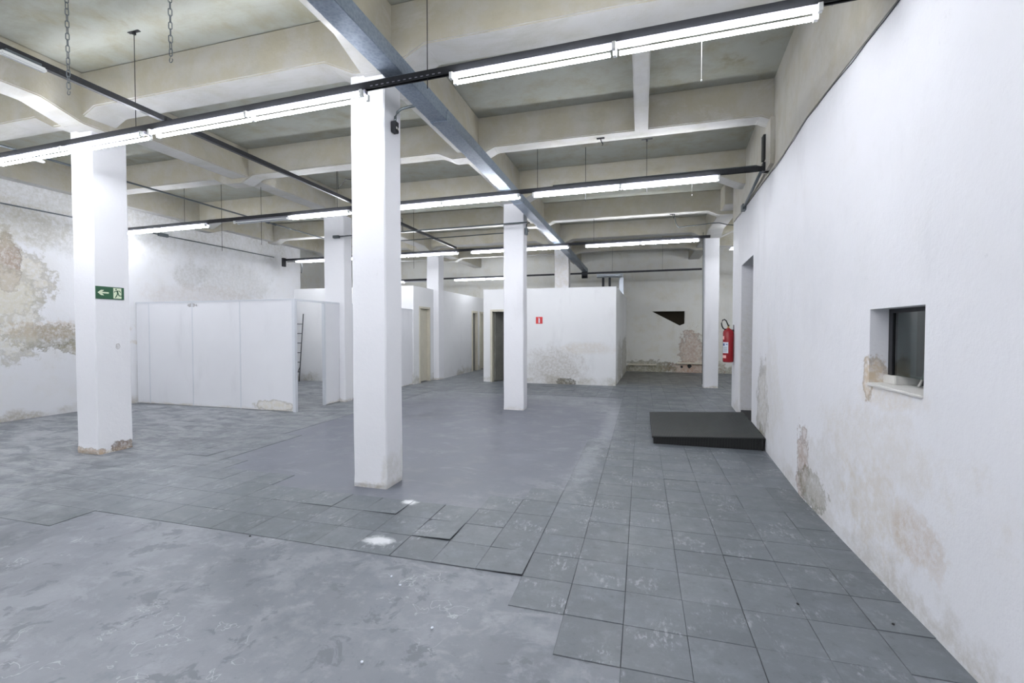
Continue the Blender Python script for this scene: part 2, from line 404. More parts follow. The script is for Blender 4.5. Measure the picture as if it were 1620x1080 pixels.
# back wall with the boarded opening
m = MB(); bx0, bx1, bz0, bz1 = -.30, 1.46, .36, 2.17
m.box(XL-1.4, bx0, Y1, Y1+.2, 0, SLAB); m.box(bx1, XR, Y1, Y1+.2, 0, SLAB)
m.box(bx0, bx1, Y1, Y1+.2, bz1, SLAB); m.box(bx0, bx1, Y1, Y1+.2, 0, bz0)
wb = m.build('wall_back', M['wall_back'], kind='structure')
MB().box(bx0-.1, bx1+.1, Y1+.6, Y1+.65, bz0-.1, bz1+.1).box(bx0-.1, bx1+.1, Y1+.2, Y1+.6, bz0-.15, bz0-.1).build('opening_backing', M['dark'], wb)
MB().box(XL-1.4, XR, Y0-.2, Y0, 0, SLAB).build('wall_front', M['wall_front'], kind='structure')
MB().box(XR-.2, XR, Y0, Y1, 0, SLAB).build('wall_far_side', M['wall_back'], kind='structure')
# unlit office behind the window and the doorway
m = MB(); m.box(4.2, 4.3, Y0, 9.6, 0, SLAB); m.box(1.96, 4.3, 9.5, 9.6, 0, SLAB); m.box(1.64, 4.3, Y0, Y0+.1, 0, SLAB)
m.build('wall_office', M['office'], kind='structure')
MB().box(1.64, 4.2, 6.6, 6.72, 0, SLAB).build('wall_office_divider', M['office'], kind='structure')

# ------------------------------------------------------------ floor tiles
PATCH2 = [(-4.45, 3.95), (-3.0, 3.6), (-1.94, 3.45), (-1.65, 3.6), (-.63, 4.2), (-.5, 7), (-.36, 10.4), (-4.9, 10.4), (-5.1, 6.6)]
PATCH1 = [(-4.6, 2.35), (-4.2, 2.52), (-.70, 2.52), (-.3, 2.07), (-.05, 1.8), (.1, .9), (.1, -4), (-9.9, -4), (-9.9, .6), (-6.2, 1.7)]
def inside(p, poly):
    c = False; j = len(poly)-1
    for i in range(len(poly)):
        a, b = poly[i], poly[j]
        if (a[1] > p[1]) != (b[1] > p[1]) and p[0] < (b[0]-a[0])*(p[1]-a[1])/(b[1]-a[1])+a[0]: c = not c
        j = i
    return c
T = .305; cells = []
solids = [(-4.42, -.5, 12.5, 17.1), (-9.95, -6.0, 11.3, 17.1), (-2.655, -2.29, 3.76, 4.05), (-6.62, -6.265, 3.86, 4.25), (-2.5, -2.11, 8.2, 8.47),
          (1.55, 1.9, 12.65, 12.95), (-6.43, -5.94, 8.15, 8.4), (-6.25, -5.85, 12.55, 12.95)]
camp = Vector((0, 0, 1.5))
for i in range(-38, 14):
    for j in range(-10, 48):
        x0 = 1.14 + i*T; y0 = 2.65 + j*T; cx, cy = x0+T/2, y0+T/2
        if cx < XL+.1 or cy > Y1-.1 or cy < .6: continue
        if cy < 9.8 and cx > wx(cy)-.02: continue
        if cx > XR-.4: continue
        if inside((cx, cy), PATCH1) or inside((cx, cy), PATCH2): continue
        if any(a < cx < b and c < cy < d for a, b, c, d in solids): continue
        q = Vector((cx, cy, 0))-camp; dep = q.dot(fw); u_ = q.dot(rt)/dep*F; v_ = q.dot(up)/dep*F
        vis = dep > .5 and abs(u_) < 850 and abs(v_) < 580
        if not vis and cy > 2: continue
        cells.append((not vis, dep, i, j, x0, y0))
cells.sort()
# a shared tile mesh: thin slab with eased edges
bm = bmesh.new(); h = T/2-.0012
for z in (.0004, .0030): pass
def slab_verts(bm, x0, x1, y0, y1, zt, ease=.0012, zb=.0):
    b = [bm.verts.new(p) for p in ((x0, y0, zb), (x1, y0, zb), (x1, y1, zb), (x0, y1, zb))]
    m_ = [bm.verts.new(p) for p in ((x0, y0, zt-ease), (x1, y0, zt-ease), (x1, y1, zt-ease), (x0, y1, zt-ease))]
    t = [bm.verts.new(p) for p in ((x0+ease, y0+ease, zt), (x1-ease, y0+ease, zt), (x1-ease, y1-ease, zt), (x0+ease, y1-ease, zt))]
    for q, r_ in ((b, m_), (m_, t)):
        for k_ in range(4): bm.faces.new((q[k_], q[(k_+1) % 4], r_[(k_+1) % 4], r_[k_]))
    bm.faces.new(t)
slab_verts(bm, -h, h, -h, h, .0035)
tile_me = bpy.data.meshes.new('tile'); bm.to_mesh(tile_me); bm.free(); tile_me.materials.append(M['tile'])
lifted = {(-9, 1): (.026, -.030), (-7, 0): (.020, -.022), (-11, 2): (.016, -.020), (-13, 2): (.012, -.012), (0, 0): (.014, 0), (-2, 2): (.010, 0), (-1, 2): (.010, 0),
          (-5, -1): (.014, 0), (-4, -2): (.010, 0), (-3, 7): (.012, 0), (-2, 7): (.012, 0), (-8, 0): (.008, .004), (-14, 2): (.006, .008), (-16, 4): (.006, -.006), (-18, 3): (.005, -.006), (-21, 5): (.007, -.005)}
stuff = bmesh.new(); n = 0
for nv, dep, i, j, x0, y0 in cells:
    if n < 300 and not nv:
        o = bpy.data.objects.new('tile', tile_me); COL.objects.link(o); o.parent = floor
        tx, ty = lifted.get((i, j), (random.uniform(-.0018, .0018), random.uniform(-.0018, .0018)))
        if random.random() < .14: tx += random.uniform(-.006, .008); ty += random.uniform(-.006, .006)
        # the height keeps the lowest corner on the screed
        zl = (abs(tx)+abs(ty))*h*.55
        o.location = (x0+T/2+random.uniform(-.001, .001), y0+T/2+random.uniform(-.001, .001), zl)
        o.rotation_euler = (-tx, ty, random.uniform(-.003, .003)); n += 1
    else:
        g = .0014; dz = random.uniform(0, .0016) + (.003 if random.random() < .1 else 0)
        slab_verts(stuff, x0+g, x0+T-g, y0+g, y0+T-g, .0035+dz)
bed = bmesh.new()
for nv, dep, i, j, x0, y0 in cells:
    bed.faces.new([bed.verts.new(p) for p in ((x0-.001, y0-.001, .0006), (x0+T+.001, y0-.001, .0006), (x0+T+.001, y0+T+.001, .0006), (x0-.001, y0+T+.001, .0006))])
me = bpy.data.meshes.new('tile_adhesive'); bed.to_mesh(me); bed.free(); me.materials.append(M['adhesive'])
o = bpy.data.objects.new('tile_adhesive', me); COL.objects.link(o); o.parent = floor; o['kind'] = 'stuff'
me = bpy.data.meshes.new('far_tiles'); stuff.to_mesh(me); stuff.free(); me.materials.append(M['tile'])
o = bpy.data.objects.new('far_tiles', me); COL.objects.link(o); o.parent = floor; o['kind'] = 'stuff'

# ------------------------------------------------------------ columns
def column(x0, x1, y0, y1, z1, label, seed):
    rnd = random.Random(seed)
    bm = bmesh.new(); lv = [0, .04, .12, .5, 1, 1.5, 2, 2.5, 3, 3.5, z1]; rings = []
    c = .012
    for z in lv:
        j = lambda: rnd.uniform(-.004, .004)
        e = .006 if z < .05 else 0
        pts = [(x0+c, y0), (x1-c, y0), (x1, y0+c), (x1, y1-c), (x1-c, y1), (x0+c, y1), (x0, y1-c), (x0, y0+c)]
        dx, dy = j(), j()
        rings.append([bm.verts.new((px+dx+rnd.uniform(-.0015, .0015), py+dy+rnd.uniform(-.0015, .0015), z)) for px, py in pts])
    for a, b in zip(rings, rings[1:]):
        for k_ in range(8): bm.faces.new((a[k_], a[(k_+1) % 8], b[(k_+1) % 8], b[k_]))
    bm.faces.new(rings[0][::-1]); bm.faces.new(rings[-1])
    me = bpy.data.meshes.new('column'); bm.to_mesh(me); bm.free(); me.materials.append(M['column'])
    o = bpy.data.objects.new('column', me); COL.objects.link(o)
    return recenter(tag(o, label, 'column', 'white square columns of the hall'))
TOP = 3.875
column(-2.655, -2.295, 3.76, 4.06, TOP, 'nearest white square column, bare, with a conduit box near its top', 1)
column(-6.62, -6.265, 3.86, 4.25, TOP, 'leftmost white square column carrying the green exit sign', 2)
column(-2.50, -2.11, 8.20, 8.47, TOP, 'white square column standing in front of the boxy enclosure with red sign', 3)
column(-6.43, -5.94, 8.15, 8.42, TOP, 'wide white column half hidden behind the nearest column, at the partition end', 4)
column(1.55, 1.90, 12.65, 12.95, TOP, 'white column right of the back wall hole, beyond the fire extinguisher', 5)
column(-6.25, -5.86, 12.55, 12.93, TOP, 'far stained column built into the side of the left enclosure', 6)
column(-2.395, -1.985, 12.82, 13.12, TOP, 'yellowed column top rising above the roof of the enclosure with red sign', 7)

# ------------------------------------------------------------ enclosures and partitions
# box room with the red sign
t = thing('enclosure', 'boxy white masonry enclosure with mould stains and a small red sign', 'enclosure', (-2.5, 12.5, 0))
H1 = 2.67
m = MB(); m.box(-3.2, -.66, 12.5, 12.62, 0, H1); m.box(-4.42, -4.20, 12.5, 12.62, 0, H1); m.box(-4.20, -3.2, 12.5, 12.62, 2.09, H1)
m.build('front_wall', M['enclosure'], t)
MB().hexa([(-.78, 12.62, 0), (-.66, 12.62, 0), (-.53, 17.08, 0), (-.65, 17.08, 0), (-.78, 12.62, H1), (-.66, 12.62, H1), (-.53, 17.08, H1), (-.65, 17.08, H1)]).build('side_wall', M['enclosure'], t)
MB().box(-4.42, -4.30, 12.62, 17.08, 0, H1).build('side_wall', M['enclosure'], t)
MB().box(-4.29, -.80, 13.2, 17.05, H1-.1, H1-.02).build('roof_panel', M['panel'], t)
f = MB().box(-4.20, -4.14, 12.46, 12.64, 0, 2.09).box(-3.26, -3.2, 12.46, 12.64, 0, 2.09).box(-4.14, -3.26, 12.46, 12.64, 2.03, 2.09).build('door_frame', M['cream'], t, bevel=.004)
MB().hexa([(-4.13, 12.60, .02), (-4.09, 12.60, .02), (-3.78, 13.34, .02), (-3.82, 13.34, .02), (-4.13, 12.60, 2.02), (-4.09, 12.60, 2.02), (-3.78, 13.34, 2.02), (-3.82, 13.34, 2.02)]).build('door_leaf', M['doorgrey'], t)
# left enclosure with its doorway
t = thing('enclosure', 'left white enclosure with a plain doorway, behind the low partition panels', 'enclosure', (-8, 11.3, 0))
H2 = 2.72
MB().box(-9.99, -6.03, 11.3, 11.42, 0, H2).build('front_wall', M['enclosure'], t)
m = MB(); m.box(-6.15, -6.03, 11.42, 11.66, 0, H2); m.box(-6.15, -6.03, 11.66, 12.26, 2.15, H2); m.box(-6.15, -6.03, 12.26, 12.54, 0, H2)
m.build('side_wall', M['enclosure'], t)
m = MB(); m.box(-6.02, -5.90, 12.96, 15.45, 0, H2); m.box(-6.02, -5.90, 15.45, 15.95, 2.17, H2); m.box(-6.02, -5.90, 15.95, 16.25, 0, H2); m.box(-6.02, -5.90, 16.25, 16.9, 2.17, H2); m.box(-6.02, -5.90, 16.9, 17.08, 0, H2)
m.build('side_wall', M['enclosure'], t)
MB().box(-6.17, -6.01, 11.62, 11.68, 0, 2.17).box(-6.17, -6.01, 12.24, 12.30, 0, 2.17).box(-6.17, -6.01, 11.68, 12.24, 2.11, 2.17).build('door_frame', M['cream'], t, bevel=.004)
MB().box(-6.14, -6.10, 11.69, 12.23, .02, 2.10).build('door_leaf', M['cream'], t)
for y0, y1 in ((15.40, 15.98), (16.22, 16.92)):
    MB().box(-6.04, -5.87, y0, y0+.07, 0, 2.2).box(-6.04, -5.87, y1-.07, y1, 0, 2.2).box(-6.04, -5.87, y0+.07, y1-.07, 2.13, 2.2).build('door_frame', M['cream'], t, bevel=.004)
MB().box(-6.0, -5.96, 15.48, 15.9, .02, 2.12).build('door_leaf', M['doorgrey'], t)
MB().box(-6.0, -5.96, 16.3, 16.84, .02, 2.12).build('door_leaf', M['cream'], t)
MB().box(-9.95, -6.16, 11.43, 17.0, H2-.1, H2-.03).build('roof_panel', M['panel'], t)
# low office partition
t = thing('partition', 'low white panel partition with an open doorway, joined to the left wall', 'partition', (-8, 6.9, 0))
PH = 2.065; xs = [-9.97, -9.62, -8.48, -7.31, -6.11]
for a, b in zip(xs, xs[1:]):
    MB().box(a+.006, b-.006, 6.875, 6.912, .012, PH-.022).build('panel', M['panel'], t, bevel=.003)
MB().box(-9.97, -6.11, 6.868, 6.918, PH-.022, PH+.006).build('top_rail', M['alu'], t)
for x in xs[1:-1]: MB().box(x-.012, x+.012, 6.872, 6.888, .01, PH-.022).build('joint_strip', M['alu'], t)
MB().box(-6.112, -6.05, 6.86, 6.925, 0, PH+.006).build('corner_post', M['alu'], t, bevel=.003)
MB().box(-6.10, -6.06, 6.925, 8.15, PH-.03, PH+.006).build('header_rail', M['alu'], t)
MB().box(-6.11, -6.05, 7.66, 7.70, 0, PH-.03).build('door_post', M['alu'], t, bevel=.003)
MB().box(-6.098, -6.062, 7.70, 8.14, .012, PH-.03).build('panel', M['panel'], t, bevel=.003)
for a, b in ((8.44, 9.4), (9.4, 10.35), (10.35, 11.28)):
    MB().box(-6.098, -6.062, a+.006, b-.006, .012, PH-.02).build('panel', M['panel'], t, bevel=.003)
MB().box(-6.105, -6.055, 8.44, 11.28, PH-.02, PH+.006).build('top_rail', M['alu'], t)

# ladder leaning at the back of the partitioned room
t = thing('ladder', 'thin dark ladder leaning on the far wall, seen through the partition doorway', 'ladder', (-9.8, 10.9, 0))
for x in (-9.86, -9.60): MB().tube([(x, 11.04, 0), (x, 11.24, 1.98)], .014, 8).build('rail', M['ladder'], t)
for i in range(6):
    z = .28+i*.28; y = 11.04+.2*z/1.98
    MB().tube([(-9.86, y, z), (-9.60, y, z)], .012, 6).build('rung', M['ladder'], t)
MB().tube([(-9.60, 11.08, .42), (-9.66, 10.88, .01)], .010, 6).build('brace', M['ladder'], t)

# ------------------------------------------------------------ window and doorway
win = MB().hexa([(wx(0)+.10, 2.80, 1.155), (wx(0)+.13, 2.80, 1.155), (wx(0)+.13, 2.83, 1.155), (wx(0)+.10, 2.83, 1.155), (wx(0)+.10, 2.80, 1.63), (wx(0)+.13, 2.80, 1.63), (wx(0)+.13, 2.83, 1.63), (wx(0)+.10, 2.83, 1.63)]) \
    .box(wx(0)+.10, wx(0)+.13, 3.335, 3.38, 1.155, 1.63).box(wx(0)+.10, wx(0)+.13, 2.83, 3.335, 1.605, 1.63).build('window_1', M['steel'], kind='structure')
MB().box(wx(0)+.108, wx(0)+.113, 2.83, 3.335, 1.225, 1.605).build('pane', M['glass'], win)
m = MB(); m.hexa([(1.372, 2.80, 1.150), (1.60, 2.80, 1.150), (1.60, 3.38, 1.150), (1.372, 3.38, 1.150), (1.372, 2.80, 1.166), (1.60, 2.80, 1.160), (1.60, 3.38, 1.175), (1.372, 3.38, 1.172)])
m.box(1.46, 1.60, 3.24, 3.38, 1.172, 1.222)
m.build('window_sill', M['conc'], win, bevel=.004)
MB().tube([(1.52, 3.12, 1.18), (1.53, 2.95, 1.42)], .006, 6).build('diagonal_bar', M['conc'], win)  # thin pale bar set diagonally behind the pane

# ------------------------------------------------------------ extinguisher
t = thing('fire_extinguisher', 'red fire extinguisher with black hose hung beside the doorway', 'fire extinguisher', (1.602, 9.55, .885))
cx, cy = 1.602, 9.55
prof = [(.0, .885), (.080, .885), (.092, .893), (.094, .91), (.094, 1.44), (.088, 1.475), (.068, 1.508), (.035, 1.525), (.026, 1.54), (0, 1.54)]
bm = bmesh.new(); rings = []
for r_, z in prof: rings.append([bm.verts.new((cx+max(r_, .001)*math.cos(a), cy+max(r_, .001)*math.sin(a), z)) for a in [2*math.pi*k_/28 for k_ in range(28)]])
for a, b in zip(rings, rings[1:]):
    for k_ in range(28): bm.faces.new((a[k_], a[(k_+1) % 28], b[(k_+1) % 28], b[k_]))
mb = MB(); mb.bm = bm; mb.build('cylinder', M['red'], t, smooth=True)
v = MB().tube([(cx, cy, 1.53), (cx, cy, 1.585)], .018, 10).build('valve', M['brass'], t)
MB().box(cx-.012, cx+.012, cy-.08, cy+.03, 1.59, 1.602).box(cx-.012, cx+.012, cy-.07, cy+.03, 1.572, 1.58).build('handle', M['black'], t)
hs = [(cx+.0, cy-.01, 1.56)]
for a in range(0, 13):
    q = math.radians(-20 + a*20); hs.append((cx-.075-.055*math.cos(q), cy-.03, 1.615+.075*math.sin(q)))
hs = [(cx, cy-.02, 1.575), (cx-.02, cy-.03, 1.62), (cx-.045, cy-.03, 1.68), (cx-.075, cy-.03, 1.705), (cx-.108, cy-.03, 1.69), (cx-.125, cy-.03, 1.63), (cx-.118, cy-.03, 1.58), (cx-.100, cy-.03, 1.54), (cx-.075, cy-.03, 1.518), (cx-.05, cy-.04, 1.52)]
MB().tube(hs, .012, 8).build('hose', M['black'], t, smooth=True)
def wrap(a0, a1, z0, z1, r_, name, mat, par, lab=None):
    m = MB(); N = 8; bm = m.bm; A = [math.radians(a0+(a1-a0)*i/N) for i in range(N+1)]
    lo = [bm.verts.new((cx+r_*math.cos(a), cy+r_*math.sin(a), z0)) for a in A]; hi = [bm.verts.new((cx+r_*math.cos(a), cy+r_*math.sin(a), z1)) for a in A]
    for i in range(N): bm.faces.new((lo[i], lo[i+1], hi[i+1], hi[i]))
    o = m.build(name, mat, par); 
    if lab: o['label'] = lab
    return o
lb = wrap(190, 262, 1.06, 1.27, .0955, 'sticker', M['label'], t, 'white instruction sticker')
wrap(196, 222, 1.20, 1.245, .0962, 'emblem', M['ink'], lb); wrap(235, 255, 1.22, 1.235, .0962, 'emblem', M['ink'], lb)
for z in (1.17, 1.15, 1.13, 1.11, 1.09): wrap(200, 250, z, z+.006, .0962, 'text_line', M['greysteel'], lb)
wrap(180, 215, 1.32, 1.385, .0955, 'sticker', M['labelred'], t, 'small pale sticker'); wrap(185, 240, .965, 1.02, .0955, 'sticker', M['labelred'], t, 'pale red sticker')
MB().box(cx+.02, wx(9.55)-.001, cy-.03, cy+.03, 1.49, 1.51).box(wx(9.55)-.008, wx(9.55)-.001, cy-.03, cy+.03, 1.47, 1.60).build('bracket', M['steel'], t)

# ------------------------------------------------------------ signs
t = thing('exit_sign', 'green exit sign with left arrow and running figure on left column', 'sign', (-6.262, 4.02, 1.88))
X = -6.262
MB().box(X, X+.003, 3.868, 4.178, 1.878, 2.028).build('plate', M['green'], t)
def on_x(pts, x=X+.0032, d=.0008): # (y,z) polygons lying on the plate
    return [(x, a, b) for a, b in pts]
arrow = [(3.888, 1.953), (3.925, 1.985), (3.958, 1.985), (3.935, 1.962), (4.008, 1.962), (4.008, 1.944), (3.935, 1.944), (3.958, 1.921), (3.925, 1.921)]
m = MB(); m.prism(on_x([(3.888, 1.953), (3.925, 1.985), (3.958, 1.985), (3.935, 1.963), (3.935, 1.943), (3.958, 1.921), (3.925, 1.921)]), (.0008, 0, 0))
m.prism(on_x([(3.93, 1.962), (4.008, 1.962), (4.008, 1.944), (3.93, 1.944)]), (.0008, 0, 0))
m.build('arrow', M['glow'], t)
d_ = MB().prism(on_x([(4.058, 1.890), (4.148, 1.890), (4.148, 2.018), (4.058, 2.018)]), (.0008, 0, 0)).build('doorway_symbol', M['glow'], t)
def limb(m, pts, w_):
    for (a, b), (c, d) in zip(pts, pts[1:]):
        L_ = math.hypot(c-a, d-b); nx, ny = -(d-b)/L_*w_, (c-a)/L_*w_
        m.prism([(X+.0042, a+nx, b+ny), (X+.0042, c+nx, d+ny), (X+.0042, c-nx, d-ny), (X+.0042, a-nx, b-ny)], (.0006, 0, 0))
m = MB(); hc = (4.088, 2.003)
m.prism([(X+.0042, hc[0]+.0085*math.cos(a), hc[1]+.0085*math.sin(a)) for a in [2*math.pi*i/12 for i in range(12)]], (.0006, 0, 0))
limb(m, [(4.098, 1.988), (4.108, 1.955)], .0085); limb(m, [(4.098, 1.986), (4.078, 1.978), (4.066, 1.964)], .004); limb(m, [(4.100, 1.986), (4.126, 1.984), (4.140, 1.966)], .004)
limb(m, [(4.106, 1.957), (4.094, 1.925), (4.078, 1.900)], .0055); limb(m, [(4.108, 1.957), (4.122, 1.924), (4.156, 1.926)], .0055)
m.build('running_figure', M['green'], t)
t = thing('extinguisher_sign', 'small red square sign with white extinguisher pictogram on white enclosure', 'sign', (-2.77, 12.49, 1.68))
MB().box(-2.86, -2.67, 12.494, 12.4985, 1.68, 1.87).build('plate', M['signred'], t)
m = MB().box(-2.785, -2.745, 12.492, 12.494, 1.70, 1.82).box(-2.775, -2.755, 12.492, 12.494, 1.82, 1.845).box(-2.80, -2.775, 12.492, 12.494, 1.835, 1.845)
m.build('pictogram', M['label'], t)

# ------------------------------------------------------------ rubber mat platform at the doorway
t = thing('mat_platform', 'low black platform topped with ribbed rubber matting at the doorway', 'platform', (.8, 7.1, 0))
xa, xb, ya, yb = .14, 1.50, 6.24, 8.10
def ztop(x): return .105 + (x-xa)*.045
m = MB(); m.hexa([(xa+.02, ya+.02, 0), (wx(ya)-.02, ya+.02, 0), (wx(yb)-.005, yb, 0), (xa+.02, yb, 0), (xa+.02, ya+.02, ztop(xa)-.02), (wx(ya)-.02, ya+.02, ztop(wx(ya))-.02), (wx(yb)-.005, yb, ztop(wx(yb))-.02), (xa+.02, yb, ztop(xa)-.02)])
m.build('base', M['black'], t)
m = MB(); m.hexa([(xa, ya, ztop(xa)-.02), (wx(ya)-.005, ya, ztop(wx(ya))-.02), (wx(yb)-.004, yb+.01, ztop(wx(yb))-.02), (xa, yb+.01, ztop(xa)-.02), (xa, ya, ztop(xa)-.006), (wx(ya)-.005, ya, ztop(wx(ya))-.006), (wx(yb)-.004, yb+.01, ztop(wx(yb))-.006), (xa, yb+.01, ztop(xa)-.006)])
m.build('mat', M['black'], t)
m = MB(); x = xa+.012
while x < 1.60:
    ymax = yb+.005; ymin = ya+.012
    if x > 1.45: ymin = max(ymin, 4.6+(x+.02-1.385)/.0635)
    if ymin < ymax-.05: m.box(x, x+.008, ymin, ymax, ztop(x)-.008, ztop(x)+.003)
    x += .020
m.build('ribs', M['mat_rib'], t, kind='stuff')
m = MB(); 
for i in range(40): m.box(xa+.05+i*.032, xa+.062+i*.032, ya+.012, ya+.022, .005, ztop(xa+i*.032)-.022)
m.build('front_slats', M['black'], t, kind='stuff')
t = MB().hexa([(wx(7.40)+.01, 7.40, 0), (wx(7.4)+.6, 7.40, 0), (wx(8.56)+.6, 8.56, 0), (wx(8.56)+.01, 8.56, 0), (wx(7.40)+.01, 7.40, .13), (wx(7.4)+.6, 7.40, .13), (wx(8.56)+.6, 8.56, .13), (wx(8.56)+.01, 8.56, .13)]).build('door_mat', M['black'])
recenter(tag(t, 'dark rubber mat lying inside the doorway in the right wall', 'mat'))

# ------------------------------------------------------------ back wall details
pts = [(bx0, bz0), (1.20, bz0), (bx1, bz0), (bx1, 1.76), (1.40, 1.70), (1.29, 1.66), (.35, 2.14), (.34, bz1), (bx0, bz1)]
m = MB(); m.prism([(a, Y1-.02, b) for a, b in [(bx0-.03, bz0), (bx1+.01, bz0), (bx1+.01, 1.74), (1.29, 1.66), (.35, bz1), (bx0-.03, bz1)]], (0, .019, 0))
o = m.build('covering_board', M['wall_back']); recenter(tag(o, 'stained white board on back wall, broken away at its top right corner', 'board'))
MB().box(1.20, 2.35, Y1-.09, Y1, .31, .36).build('ledge', M['wood'])
o = bpy.data.objects['ledge']; recenter(tag(o, 'short pale ledge low on the back wall, nearer the column', 'ledge', 'ledges low on the back wall'))
o = MB().box(-.48, .52, Y1-.09, Y1, .235, .275).build('ledge', M['wood']); recenter(tag(o, 'short dirty ledge low on the back wall beside the enclosure', 'ledge', 'ledges low on the back wall'))
for x, z, r_ in ((1.37, .20, .045), (1.63, .23, .075)):
    m = MB(); m.prism([(x+r_*math.cos(a)*random.uniform(.8, 1.1), Y1-.012, z+r_*math.sin(a)*random.uniform(.8, 1.1)) for a in [2*math.pi*i/11 for i in range(11)]], (0, .010, 0))
    m.build('dark_hole_disc', M['black'], wb)  # flat black disc paints the dark inside a broken hole
# galvanised duct elbow beside the enclosure roof
t = thing('ventilation_duct', 'bright galvanised elbow duct dropping beside the enclosure roof', 'duct', (-1.0, 16.0, 2.8))
MB().box(-1.50, -.62, 15.9, 16.08, 3.30, 3.42).build('horizontal_run', M['duct_silver'], t, bevel=.006)
MB().box(-.74, -.60, 15.9, 16.08, 2.70, 3.30).build('vertical_run', M['duct_silver'], t, bevel=.006)
m = MB(); 
for x in (-1.32, -1.1): m.box(x, x+.07, 15.92, 16.06, 2.70, 3.30)
m.build('support', M['steel'], t)

# ------------------------------------------------------------ long blue-grey cable trunking
t = thing('cable_trunking', 'long blue-grey galvanised trunking running under the ceiling towards the back', 'trunking', (-1.9, 6, 3.5))
ys = [-4.9, -1.9, 1.1, 4.1, 7.05, 10.0, 13.0, 16.0]
for a, b in zip(ys, ys[1:]):
    MB().box(-1.975, -1.81, a+.004, b-.004, 3.505, 3.63).build('trunking_section', M['galv'], t, bevel=.003)
for y in ys[1:-1]: MB().box(-1.979, -1.806, y-.035, y+.035, 3.501, 3.60).build('coupling', M['galv'], t)
m = MB().box(-1.99, -1.80, 15.7, 15.85, 3.28, 3.50); m.build('outlet_box', M['steel'], t)

# ------------------------------------------------------------ light rails and fixtures
def ry(k_, x): return {1: 3.19-.032*x, 2: 6.25-.03*x, 3: 10.39-.02*x, 4: 14.72-.03*x, 0: .2-.03*x, -1: -2.8-.03*x}[k_]
RZ = {1: 3.4, 2: 3.4, 3: 3.4, 4: 3.26, 0: 3.4, -1: 3.4}
LAB = {1: 'nearest dark perforated rail carrying the lights, crossing the whole picture', 2: 'second dark light rail, ending at a bracket on the right wall',
       3: 'third dark light rail, ending just before the far right column', 4: 'farthest dark light rail, above the boxy enclosures',
       0: 'dark light rail behind the camera', -1: 'dark light rail at the front wall'}
def rail(k_, x0, x1, slots=False):
    z = RZ[k_]+.035
    t = thing('light_rail', LAB[k_], 'rail', ((x0+x1)/2, ry(k_, (x0+x1)/2), z), 'dark rails carrying the lights')
    y0, y1 = ry(k_, x0), ry(k_, x1)
    def bar(dy0, dy1, z0, z1):
        return [(x0, y0+dy0, z0), (x1, y1+dy0, z0), (x1, y1+dy1, z0), (x0, y0+dy1, z0), (x0, y0+dy0, z1), (x1, y1+dy0, z1), (x1, y1+dy1, z1), (x0, y0+dy1, z1)]
    m = MB(); m.hexa(bar(-.021, -.018, z, z+.055)); m.hexa(bar(.018, .021, z, z+.055)); m.hexa(bar(-.021, .021, z+.052, z+.055))
    m.hexa(bar(-.021, -.012, z, z+.003)); m.hexa(bar(.012, .021, z, z+.003))
    m.build('channel', M['steel'], t)
    return t
r1 = rail(1, -9.95, 1.36); r2 = rail(2, -9.95, 1.47); r3 = rail(3, -9.66, 1.37); r4 = rail(4, -9.9, 1.72); rail(0, -9.9, 1.3); rail(-1, -9.9, 1.3)
MB().box(-9.70, -9.64, ry(3, -9.6)-.05, ry(3, -9.6)+.05, 3.28, 3.52).build('end_plate', M['steel'], r3)
MB().box(1.40, 1.47, 6.17, 6.25, 3.42, 3.53).build('end_bracket', M['steel'], r2)
MB().tube([(-1.2, ry(2, -1.2), 3.505), (1.33, ry(2, 1.33), 3.505), (1.42, 6.2, 3.47)], .008, 6).build('cable', M['greysteel'], r2)
# slots of perforated rails on their lower lips
m = MB()
for i in range(70):
    x = -3.9+i*.05
    if -2.1 < x < -1.45: y = ry(1, x); m.box(x, x+.022, y-.0225, y-.021, 3.446, 3.453)
m.build('slots', M['batten'], r1, kind='stuff')

L2 = 1.2
def make_fixture(lit=(1, 1, 1, 1)):
    t = thing('fluorescent_fixture', '', 'light', (0, 0, 0))
    m = MB(); m.prism([(-1.21, -.020, .034), (-1.21, .020, .034), (-1.21, .012, .004), (-1.21, -.012, .004)], (2.42, 0, 0)); m.build('batten', M['batten'], t)
    q = 0
    for sx in (-1, 1):
        for sy in (-1, 1):
            a, b = (sx*.02, sx*1.18) if sx > 0 else (-1.18, -.02)
            o = MB().tube([(a+.012, sy*.041, -.012), (b-.012, sy*.041, -.012)], .0135, 12).build('tube', M['lit'] if lit[q] else M['unlit'], t, smooth=False)
            q += 1
    for x in (-1.19, 0, 1.19):
        for sy in (-1, 1):
            MB().box(x-.012, x+.012, sy*.041-.015, sy*.041+.015, -.028, .020).build('lamp_holder', M['white_plastic'], t)
    return t
full = make_fixture(); half = make_fixture((0, 0, 1, 1)); half2 = make_fixture((1, 1, 0, 0))
